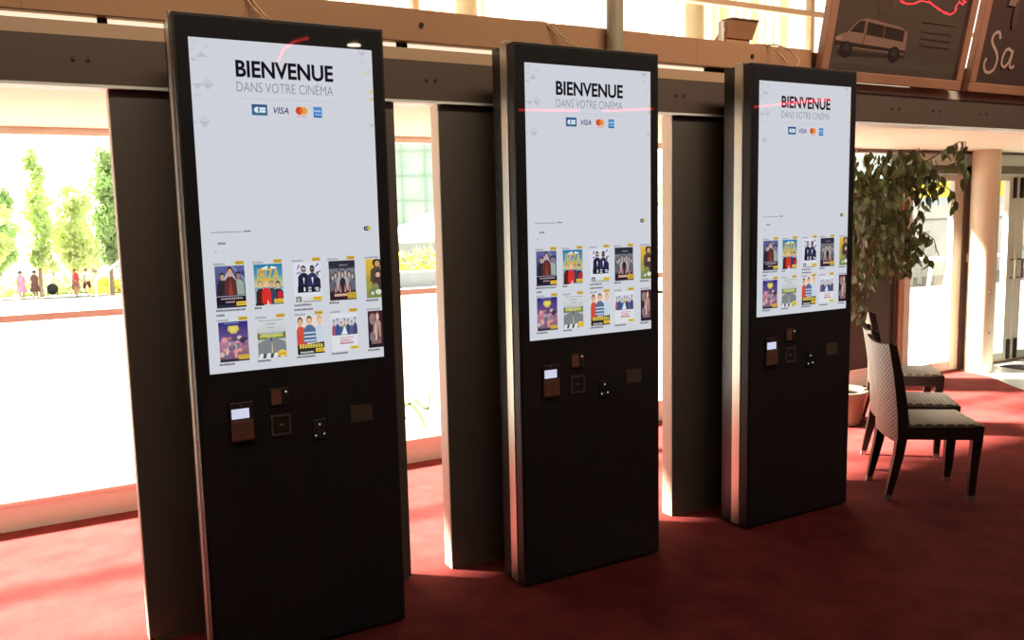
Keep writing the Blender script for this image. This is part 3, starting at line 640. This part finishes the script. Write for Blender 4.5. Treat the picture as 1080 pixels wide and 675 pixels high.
# ------------------------------------------------------------------ wicker chairs
def make_chair():
    c = empty('wicker_chair', (0, 0, 0), 0, 'x', 'chair', 'dark wicker chairs')
    hw = .205
    MB().box(-.215, .255, -hw + .012, hw - .012, .412, .444, .012, 2).build('seat', M['weave_seat'], c, True)
    f = MB().box(-.19, .24, -hw, -hw + .035, .355, .432, .004, 1).box(-.19, .24, hw - .035, hw, .355, .432, .004, 1).box(.215, .25, -hw + .03, hw - .03, .355, .432, .004, 1).box(-.20, -.17, -hw + .03, hw - .03, .355, .42, .004, 1)
    f.build('seat_frame', M['chair_frame'], c)
    for s in (-1, 1):
        y = s * (hw - .024)
        def sec(x, z, a, b, yy=None): return ((x, y if yy is None else yy, z), (a, 0, 0), (0, b, 0))
        l = MB().bar([sec(.205, .03, .018, .016), sec(.212, .2, .023, .02), sec(.226, .36, .028, .023), sec(.229, .436, .0285, .0235)]).build('front_leg', M['chair_frame'], c)
        MB().bar([sec(.203, 0, .0165, .0155), sec(.2045, .03, .0185, .0165)]).build('foot_tip', M['foot'], l)
        l = MB().bar([sec(-.262, .03, .017, .016), sec(-.238, .14, .022, .019), sec(-.212, .26, .026, .022), sec(-.196, .38, .029, .023), sec(-.194, .46, .03, .023), sec(-.206, .58, .027, .022), sec(-.230, .73, .023, .02), sec(-.262, .895, .018, .018)]).build('back_leg', M['chair_frame'], c)
        MB().bar([sec(-.268, 0, .0155, .0155), sec(-.2625, .03, .0175, .0165)]).build('foot_tip', M['foot'], l)
    # curved woven back: grid over width and height, thick shell wrapped just behind the stiles
    b = MB(); nu, nv = 12, 14; G = []
    prof = [(-.226, .335), (-.228, .40), (-.232, .50), (-.245, .62), (-.262, .74), (-.284, .86), (-.294, .905)]
    def px(z):
        for (x0, z0), (x1, z1) in zip(prof, prof[1:]):
            if z <= z1: return x0 + (x1 - x0) * (z - z0) / (z1 - z0)
        return prof[-1][0]
    for lay in (0, 1):
        g = []
        for j in range(nv + 1):
            row = []
            for i in range(nu + 1):
                t = i / nu * 2 - 1; top = .905 - .018 * (1 - t * t); bot = .335 + .03 * (1 - t * t) * 0
                z = bot + (top - bot) * j / nv
                row.append(b.bm.verts.new((px(z) - .018 * (1 - t * t) + (.026 if lay else 0), t * (hw + .002), z)))
            g.append(row)
        G.append(g)
    for lay in (0, 1):
        for j in range(nv):
            for i in range(nu): b.bm.faces.new([G[lay][j][i], G[lay][j][i + 1], G[lay][j + 1][i + 1], G[lay][j + 1][i]])
    ring = [(0, i) for i in range(nu + 1)] + [(j, nu) for j in range(1, nv + 1)] + [(nv, i) for i in range(nu - 1, -1, -1)] + [(j, 0) for j in range(nv - 1, 0, -1)]
    for (j0, i0), (j1, i1) in zip(ring, ring[1:] + ring[:1]): b.bm.faces.new([G[0][j0][i0], G[0][j1][i1], G[1][j1][i1], G[1][j0][i0]])
    nb = len(b.bm.faces); b.bm.faces.ensure_lookup_table()
    for f in b.bm.faces[2 * nu * nv:]: f.material_index = 1
    bo_ = b.build('backrest', M['weave_back'], c, True); bo_.data.materials.append(M['chair_frame'])
    c.scale = (.99, 1.03, 1.03)
    return c
C1 = make_chair()
for i, (x, y, a, lab) in enumerate(((4.15, -.075, -35.7, 'nearest of the three dark wicker chairs, right of the rightmost kiosk'), (4.555, .315, -44, 'middle of the three wicker chairs, mostly hidden behind the nearest one'), (5.385, .99, -44, 'farthest of the three wicker chairs, closest to the glass door'))):
    c = C1 if i == 0 else copy_tree(C1); c.location = (x, y, 0); c.rotation_euler = (0, 0, math.radians(a)); c['label'] = lab

# ------------------------------------------------------------------ potted fig tree
TX, TY = 5.10, 1.36
tr = empty('potted_fig_tree', (TX, TY, 0), 0, 'leafy green weeping fig tree in a tan pot between kiosk and door', 'potted plant')
MB().lathe([(.15, 0), (.17, .01), (.215, .22), (.225, .235), (.225, .275), (.20, .275), (.195, .24), (.0, .235)], n=40).build('pot', M['pot'], tr, True)
MB().lathe([(.192, .238), (.10, .25), (.0, .255)], n=24).build('soil', M['soil'], tr)
trunk = MB(); 
for k in range(3):
    a = k * 2.1; trunk.tube([(.05 * math.cos(a), .05 * math.sin(a), .24), (.03 * math.cos(a + 1) - .02, .03 * math.sin(a + 1) - .03, .6), (.03 * math.cos(a + 2) - .06, -.1 + .03 * math.sin(a + 2), 1.0), (-.12 + .03 * math.cos(a + 3), -.22 + .03 * math.sin(a + 3), 1.4), (-.16 + .1 * math.cos(a), -.36 + .1 * math.sin(a), 1.8)], [.022, .02, .018, .014, .008], 8)
trunk.build('trunk', M['bark'], tr, True)
fol = MB(); brn = MB()
def leaf(p, d, L, wd, roll):
    d = Vector(d).normalized(); side = d.cross(Vector((math.cos(roll), math.sin(roll), .2))).normalized(); nrm = side.cross(d); p = Vector(p)
    mid = [p, p + d * L * .3 - nrm * L * .03, p + d * L * .65 - nrm * L * .07, p + d * L - nrm * L * .02]
    vs = [fol.bm.verts.new(v) for v in (mid[0], mid[1] + side * wd, mid[2] + side * wd * .8, mid[3], mid[2] - side * wd * .8, mid[1] - side * wd, mid[1] , mid[2])]
    for f in ((0, 1, 6), (0, 6, 5), (6, 1, 2, 7), (5, 6, 7, 4), (7, 2, 3), (4, 7, 3)): fol.bm.faces.new([vs[i] for i in f])
rf = random.Random(11)
# crown clusters in tree space: centre, radii, leaf count
CL = [((-.46, -.66, 1.98), (.26, .26, .14), 95), ((-.26, -.68, 2.00), (.24, .24, .15), 100), ((-.10, -.70, 1.90), (.20, .2, .16), 80), ((-.52, -.6, 1.80), (.26, .26, .18), 110), ((-.28, -.62, 1.74), (.26, .26, .20), 130), ((-.16, -.64, 1.56), (.18, .2, .20), 80),
      ((-.42, -.58, 1.52), (.26, .24, .18), 95), ((-.24, -.6, 1.34), (.2, .2, .16), 60), ((-.58, -.55, 1.24), (.18, .24, .16), 80), ((-.10, -.66, 1.38), (.10, .12, .14), 26), ((-.74, -.5, 1.6), (.2, .3, .3), 70), ((-.6, -.2, 1.75), (.3, .3, .28), 60), ((-.60, -.55, 1.04), (.13, .16, .12), 34)]
for c, r, n in CL:
    brn.tube([(-.12, -.3, 1.35), ((c[0] - .12) / 2, (c[1] - .3) / 2, c[2] + .02), (c[0], c[1], c[2] + .04)], [.009, .007, .004], 6)
    for _ in range(n):
        while True:
            q = Vector((rf.uniform(-1, 1), rf.uniform(-1, 1), rf.uniform(-1, 1)))
            if q.length <= 1: break
        p = (c[0] + q.x * r[0], c[1] + q.y * r[1], c[2] + q.z * r[2])
        leaf(p, (rf.uniform(-.5, .5), rf.uniform(-.5, .5), rf.uniform(-1.5, -.35)), rf.uniform(.068, .098), rf.uniform(.016, .024), rf.uniform(0, 6.28))
# sprays that hang out past the crown
def spray(pts, n):
    brn.tube(pts, [.006 - .004 * i / (len(pts) - 1) for i in range(len(pts))], 5)
    for k in range(n):
        t = (k + .5) / n * (len(pts) - 1); i = min(int(t), len(pts) - 2); p = Vector(pts[i]).lerp(Vector(pts[i + 1]), t - i)
        leaf(p, (rf.uniform(-.6, .6), rf.uniform(-.6, .6), rf.uniform(-1.2, -.5)), rf.uniform(.075, .105), rf.uniform(.018, .026), rf.uniform(0, 6.28))
spray([(-.25, -.75, 1.95), (-.17, -.95, 2.08), (-.10, -1.02, 2.14), (-.03, -1.02, 2.14), (.02, -.98, 2.02)], 18)
spray([(-.15, -.7, 1.9), (-.05, -.95, 2.0), (.02, -.98, 2.02), (.06, -.96, 1.94), (.10, -.95, 1.85)], 16)
spray([(-.12, -.7, 1.8), (.0, -.85, 1.86), (.08, -.88, 1.80), (.13, -.86, 1.68)], 12)
spray([(-.1, -.62, 1.55), (.02, -.70, 1.53), (.10, -.72, 1.48), (.13, -.73, 1.40)], 7)
spray([(-.1, -.62, 1.42), (.0, -.70, 1.40), (.06, -.72, 1.33), (.08, -.73, 1.26)], 7)
spray([(-.3, -.7, 2.0), (-.35, -.9, 2.10), (-.45, -.95, 2.06)], 12)
brn.build('branches', M['bark'], tr, True)
fol.build('foliage', M['ficus'], tr)

# ------------------------------------------------------------------ lobby downlights and red neon behind the viewer
def downlight(x, y, label):
    o = empty('ceiling_downlight', (x, y, ZC), 0, label, 'downlight', 'ceiling downlights in the lobby')
    MB().lathe([(.12, 0), (.13, -.012), (.10, -.012), (.10, -.002)], n=28).build('ring', M['white_paint'], o, True)
    MB().lathe([(.10, -.004), (.0, -.004)], n=28).build('lens', M['downlight'], o)
for x, y in ((4.17, -9.88), (5.7, -5.3), (1.2, -6.5), (8.6, -8.0)): downlight(x, y, 'round ceiling downlight in the lobby behind the viewer')
def neon(pts, label, r=.014):
    b = empty('neon_sign', (*pts[0][:2], ZC), 0, label, 'neon sign', 'red neon tubes in the lobby'); o = Vector((*pts[0][:2], ZC))
    MB().tube([Vector(p) - o for p in pts], r, 8).build('neon_tube', M['neon'], b, True)
    for p in (pts[0], pts[-1]): MB().tube([Vector(p) - o, (p[0] - o.x, p[1] - o.y, 0)], .002, 5).build('suspension_wire', M['dark_gap'], b)
neon([(1.953, -6, 3.375), (2.02, -6, 3.506), (2.135, -6, 3.591), (2.29, -6, 3.642)], 'curved red neon tube mirrored in the leftmost screen')
neon([(4.858, -6, 2.99), (5.731, -6, 3.012)], 'straight red neon tube mirrored at the left of the middle screen')
neon([(6.097, -6, 3.026), (6.914, -6, 3.082)], 'straight red neon tube mirrored at the right of the middle screen')
neon([(8.75, -6, 3.18), (9.607, -6, 3.283), (10.314, -6, 3.355)], 'slanting red neon tube mirrored in the rightmost screen')
neon([(7.486, -2.4, 2.814), (7.586, -2.4, 2.796), (7.7, -2.4, 2.807), (7.801, -2.4, 2.845), (7.923, -2.4, 2.847), (8.074, -2.4, 2.804), (8.222, -2.4, 2.769), (8.344, -2.4, 2.756), (8.401, -2.4, 2.795), (8.382, -2.4, 2.852), (8.405, -2.4, 2.893), (8.485, -2.4, 2.871), (8.514, -2.4, 2.903), (8.398, -2.4, 2.931)], 'wavy red neon tube mirrored in the van poster glass', .009)
# unseen fill lights added to brighten the lobby, fascia and posters
light('lobby_fill', 'AREA', (2.5, -4.5, 4.3), 34, (1, .92, .86), target=(2.5, -4.5, 0), shape='RECTANGLE', size=8, size_y=3)
light('fascia_fill_left', 'AREA', (.6, -1.6, 4.2), 17, (1, .80, .58), target=(.6, .4, 2.55), shape='RECTANGLE', size=4.5, size_y=.3, spread=math.radians(70))
light('poster_fill_right', 'AREA', (4.6, -1.6, 4.2), 22, (1, .78, .60), target=(4.6, .4, 2.6), shape='RECTANGLE', size=4., size_y=.3, spread=math.radians(70))

# ------------------------------------------------------------------ outside
def gz(y): return -.02 - .05 * max(0, y - 3)
gm = mat('pale_plaza_concrete', (134, 131, 126), .9, noise=(.4, .05))
struct(MB().poly([(-60, 2.28, -.02), (110, 2.28, -.02), (110, 3, -.02), (-60, 3, -.02)]).poly([(-60, 3, -.02), (110, 3, -.02), (110, 140, gz(140)), (-60, 140, gz(140))]).build('ground', gm))
LM = [leaf_mat('pale_leaf', (220, 230, 178), .5, .2, .6, .5), leaf_mat('mid_leaf', (206, 222, 164), .5, .25, .6, .5), leaf_mat('deep_leaf', (180, 204, 146), .5, .35, .6, .5), leaf_mat('yellow_hedge_leaf', (242, 234, 110), .45, .2, .6, .6)]
tw = mat('tree_trunk', (150, 130, 108), .8)
rt_ = random.Random(5)
def quads(b, c, r, n, s):
    for _ in range(n):
        while True:
            q = Vector((rt_.uniform(-1, 1), rt_.uniform(-1, 1), rt_.uniform(-1, 1)))
            if q.length <= 1: break
        p = Vector((c[0] + q.x * r[0], c[1] + q.y * r[1], c[2] + q.z * r[2]))
        a = Vector((rt_.gauss(0, 1), rt_.gauss(0, 1), rt_.gauss(0, 1))).normalized(); d = a.orthogonal().normalized(); k = s * rt_.uniform(.6, 1.3)
        b.poly([p - a * k, p - d * k * .6, p + a * k, p + d * k * .6])
def tree(x, y, h, wd, m, label, slim=False):
    z = gz(y); o = empty('tree', (x, y, z), 0, label, 'tree', 'trees across the plaza')
    MB().tube([(0, 0, 0), (.1, 0, h * .4), (0, .1, h * .9)], [.16, .11, .04], 8).build('trunk', tw, o, True)
    b = MB(); n = 9 if not slim else 7
    for k in range(n):
        t = k / (n - 1); zz = h * (.30 + .62 * t); rr = wd * (.55 + .45 * math.sin(PI * min(1, t * .9 + .12)))
        quads(b, (rt_.uniform(-.4, .4) * rr, rt_.uniform(-.4, .4) * rr, zz), (rr * .8, rr * .8, h * .1), 260 if not slim else 150, .26)
    b.build('foliage', LM[m], o)
TR = [(-3.0, 60, 9.0, 1.9, 0, 'pale tree at the far left edge of the left window'), (.1, 60.5, 9.4, .95, 1, 'slim tall tree left of centre in the left window'), (2.2, 63, 7.4, 1.9, 0, 'lower pale tree in the middle of the left window'),
      (3.95, 56, 9., 1.25, 2, 'darker tree right of centre in the left window'), (6.1, 64, 9.8, 1.5, 1, 'tall tree beside the panel edge in the left window'), (9.0, 61, 9.0, 1.5, 0, 'pale tree hidden mostly behind the left panel'),
      (1.2, 78, 7.8, 2.4, 0, 'wide pale tree behind the slim one'), (-2.4, 71, 8., 1.7, 2, 'dim tree far behind at the left'), (-6.4, 62, 9., 1.8, 1, 'tree beyond the left frame edge'), (4.6, 84, 8.6, 2.6, 0, 'wide pale tree far behind the darker one')]
TR += [(-9.6, 96, 9.6, 2.3, 0, 'pale tree in the far back row beyond the left edge'), (-3.9, 97, 8.6, 2.3, 1, 'leftmost pale tree of the far back row in the left window'), (.9, 99, 10.2, 2.0, 0, 'pale tree of the far back row above the brown dressed person'),
       (5.6, 97, 9.4, 2.2, 1, 'pale tree of the far back row above the walking pair'), (10.4, 98, 10.6, 2.2, 0, 'pale tree of the far back row by the panel edge')]
for t in TR: tree(*t[:5], t[5], t[3] < 1.1)
hb = MB(); quads(hb, (0, 0, .7), (9, 1.0, .8), 1500, .22)
for i in range(3):
    pass
h = hb.build('hedge', LM[0], None, label='long pale green hedge running under the trees across the plaza', cat='hedge'); h.location = (1.5, 66, gz(66))
hb = MB(); quads(hb, (0, 0, .45), (1.5, .7, .65), 300, .16)
h = hb.build('hedge', LM[3], None, label='rounded yellow shrub beside the dark post in the left window', cat='shrub'); h.location = (3.85, 60, gz(60))
# dark post with a white head, low pale canopy
po = empty('bollard_sign', (4.9, 54.5, gz(54.5)), 0, 'dark post with a white head standing by the yellow shrub', 'post')
MB().box(-.14, .14, -.1, .1, 0, 1.5, .02, 1).build('post', mat('dark_post', (84, 78, 76), .6), po); MB().box(-.22, .22, -.1, .1, 1.5, 2.15, .03, 1).build('sign_head', M['white_paint'], po)
cn = empty('shade_sail', (4.7, 51.5, gz(51.5)), 0, 'pale triangular shade sail among the far trees', 'shade sail')
MB().bar([((-1.9, 0, 1.0), (0, .6, 0), (0, 0, .04)), ((-.2, 0, 2.3), (0, .4, 0), (0, 0, .04)), ((2.2, 0, .7), (0, .6, 0), (0, 0, .04))]).build('sail', M['white_paint'], cn)
for x, z in ((-1.9, 1.0), (-.2, 2.3), (2.2, .7)): MB().tube([(x, 0, 0), (x, 0, z)], .05, 6).build('mast', M['frame_grey'], cn)
bn = empty('stroller', (.72, 57.5, gz(57.5)), 0, 'black round-bodied stroller parked near the two standing people', 'stroller')
MB().blob((0, 0, .55), (.34, .3, .36)).build('hood', mat('black_cloth', (46, 48, 52), .8), bn, True)
for s in (-.26, .26): MB().tube([(s - .02, .0, .17), (s + .02, 0, .17)], .17, 14).build('wheel', M['dark_gap'], bn)
MB().tube([(.1, 0, .7), (-.05, -.1, 1.25)], .02, 6).build('handle', M['dark_gap'], bn)

# people far across the plaza -------------------------------------------------
skin_m = mat('skin', (206, 160, 130), .6)
def person(x, y, rz, label, top, bottom, dress, hair, step=.16, arm=0.):
    z = gz(y); root = empty('person', (x, y, z), rz, label, 'person', 'people across the plaza')
    V = []; E = []; R = []
    def v(p, r, par=None):
        V.append(p); R.append(r)
        if par is not None: E.append((par, len(V) - 1))
        return len(V) - 1
    pel = v((0, 0, .94), (.14, .11)); ch = v((0, .0, 1.22), (.15, .10), pel); sh = v((0, .0, 1.42), (.15, .085), ch); nk = v((0, 0, 1.50), (.055, .055), sh); hd = v((0, .01, 1.60), (.085, .095), nk); v((0, .01, 1.69), (.075, .085), hd)
    v((0, -.085, 1.60), (.012, .02), hd)
    for s in (-1, 1):
        k = v((s * .095, -s * step * .5, .5), (.062, .062), v((s * .095, 0, .88), (.09, .09), pel)); a = v((s * .095, s * step * .4 + .02, .09), (.042, .042), k); v((s * .10, s * step * .4 - .15, .035), (.04, .03), a)
        e = v((s * .24, .02, 1.12), (.042, .042), v((s * .185, 0, 1.39), (.055, .055), sh)); ha = v((s * .25, -.10 - arm, .92 + arm), (.032, .032), e); pm = v((s * .25, -.14 - arm, .86 + arm), (.034, .018), ha)
        for f in range(4): v((s * (.225 + .016 * f), -.17 - arm, .79 + .008 * abs(f - 1.5) + arm), (.009, .009), pm)
        v((s * .21, -.17 - arm, .85 + arm), (.010, .010), ha)
    me = bpy.data.meshes.new('body'); me.from_pydata(V, E, []); o = bpy.data.objects.new('body', me); COL.objects.link(o); o.parent = root; me.materials.append(skin_m)
    md = o.modifiers.new('s', 'SKIN'); 
    for sv, r in zip(me.skin_vertices[0].data, R): sv.radius = r
    me.skin_vertices[0].data[0].use_root = True
    sb = o.modifiers.new('d', 'SUBSURF'); sb.levels = 1; sb.render_levels = 1
    tm = mat('cloth_top', top, .8); MB().lathe([(.175, .92), (.185, 1.1), (.20, 1.3), (.175, 1.43), (.07, 1.48)], n=16).build('top', tm, root, True)
    if dress: MB().lathe([(.30, .45), (.24, .7), (.19, .98), (.17, 1.0)], n=18).build('skirt', tm, root, True)
    else:
        b = MB()
        for s in (-1, 1): b.tube([(s * .09, 0, .98), (s * .097, -s * step * .5, .5)], [.125, .10], 10)
        b.build('shorts', mat('cloth_bottom', bottom, .8), root, True)
    MB().blob((0, .03, 1.64), (.105, .115, .12)).build('hair', mat('hair', hair, .8), root, True)
PD = 57.
person(-.95, PD, .4, 'leftmost distant person in a pink dress on the sunny plaza', (214, 150, 180), None, True, (90, 60, 50))
person(-.22, PD, -.3, 'distant person in brown beside the person in pink', (104, 74, 66), (104, 74, 66), True, (50, 36, 32))
person(2.02, PD, .8, 'distant person in red walking on the plaza', (196, 70, 84), (170, 120, 110), False, (120, 80, 60), .3, .1)
person(2.66, PD + .4, .8, 'distant person in white top and dark shorts walking beside the one in red', (238, 232, 228), (100, 60, 74), False, (110, 80, 60), .3)

# building with a pale glass front and parasol, seen between left and middle kiosks
bd = empty('glass_building', (30, 66, gz(66)), math.radians(-22), 'pale building with a gridded green glass front beyond the plaza', 'building')
gg = mat('pale_green_facade_glass', (176, 206, 192), .15, noise=(.6, .12)); bw = mat('white_render', (226, 226, 220), .7)
MB().box(-12, 14, .2, 6, 0, 14).build('wall', gg, bd)
b = MB()
for x in range(-12, 15, 2): b.box(x - .07, x + .07, 0, .2, 4.2, 14)
for z in (6.3, 8.4, 10.5, 12.6): b.box(-12, 14, .03, .2, z - .06, z + .06)
b.build('facade_grid', mat('facade_grid_paint', (150, 176, 166), .6), bd); MB().box(-12.2, 14.2, -.7, .2, 3.6, 4.3).build('ledge', bw, bd); MB().box(-12, 14, -.0, .2, 0, 3.6).build('ground_floor_glazing', mat('pale_grey_glazing', (160, 172, 172), .25), bd)
ps = empty('parasol', (19.6, 42, gz(42)), 0, 'large white parasol in front of the glass building', 'parasol')
MB().lathe([(3.2, 2.35), (3.25, 2.5), (1.6, 3.3), (.05, 3.95), (0, 3.95)], n=8).build('canopy', mat('white_canvas', (232, 224, 220), .8), ps); MB().tube([(0, 0, 0), (0, 0, 3.9)], .06, 8).build('pole', M['frame_grey'], ps)
hb = MB(); quads(hb, (0, 0, .9), (5, .7, 1.), 1000, .18); h = hb.build('hedge', LM[3], None, label='bright yellow hedge below the white parasol, between left and middle kiosks', cat='hedge'); h.location = (17.5, 38, gz(38))
MB().box(-3, 3, -.4, .4, 0, .8, .05, 1).build('stone_bench', mat('blue_grey_stone', (150, 156, 164), .7), label='low grey stone bench in front of the yellow hedge', cat='bench').location = (15.6, 34.5, gz(34.5))

# white pavilion with a yellow band, and terrace furniture, seen through the doors
pv = empty('pavilion', (32, 15, gz(15)), 0, 'white pavilion with a yellow band seen through the glass doors', 'building')
MB().box(-16, 30, 0, 5, 0, 2.62).build('wall', bw, pv); MB().box(-16.1, 30.1, -.15, 5.1, 2.62, 3.12).build('yellow_band', mat('yellow_fascia', (244, 220, 70), .6), pv); MB().box(-16, 30, 0, 5, 3.12, 4.6).build('parapet', mat('pale_teal_panel', (196, 216, 210), .6), pv)
MB().box(-16.05, 30.05, -.06, 0, 2.36, 2.62).build('lower_band', mat('pale_blue_band', (200, 216, 230), .6), pv); MB().box(-16, 30, -.04, 0, 1.86, 1.92).build('dado_line', mat('grey_line', (150, 156, 156), .6), pv)
bo = empty('menu_board', (21.3, 12.2, gz(12.2)), .3, 'tilted grey green board on the terrace seen through the first glass door', 'board')
MB().bar([((-.02, .1, .7), (.42, 0, 0), (0, .02, 0)), ((.12, -.05, 1.5), (.42, 0, 0), (0, .02, 0))]).build('board', mat('grey_green_slate', (112, 116, 100), .7), bo); MB().box(-.4, -.34, .05, .15, 0, .72).box(.3, .36, .05, .15, 0, .72).build('leg', M['frame_grey'], bo)
tb = empty('terrace_table', (22.4, 11.6, gz(11.6)), 0, 'white slatted terrace table beside the tilted board outside', 'table')
MB().box(-1.6, 1.6, -.35, .35, .7, .76, .01, 1).build('tabletop', M['white_paint'], tb)
for x in (-1.4, -.7, .7, 1.4): MB().bar([((x - .15, 0, 0), (.04, 0, 0), (0, .04, 0)), ((x, 0, .7), (.04, 0, 0), (0, .04, 0))]).build('leg', M['white_paint'], tb)
for x, y, r, lab in ((24.2, 12.6, .55, 'small green bush left of the column, outside'), (28.0, 12.4, .8, 'green bush outside seen right of the ivory column')):
    hb = MB(); quads(hb, (0, 0, .8), (r, r, .8), 220, .14); h = hb.build('shrub', LM[2], None, label=lab, cat='shrub'); h.location = (x, y, gz(y))
# unseen slab added outside to cut the sun patch short near the doors
struct(MB().box(4.3, 14.9, YW + .1, YW + .62, 2.28, 2.36).build('added_sun_blocker', M['white_paint']))
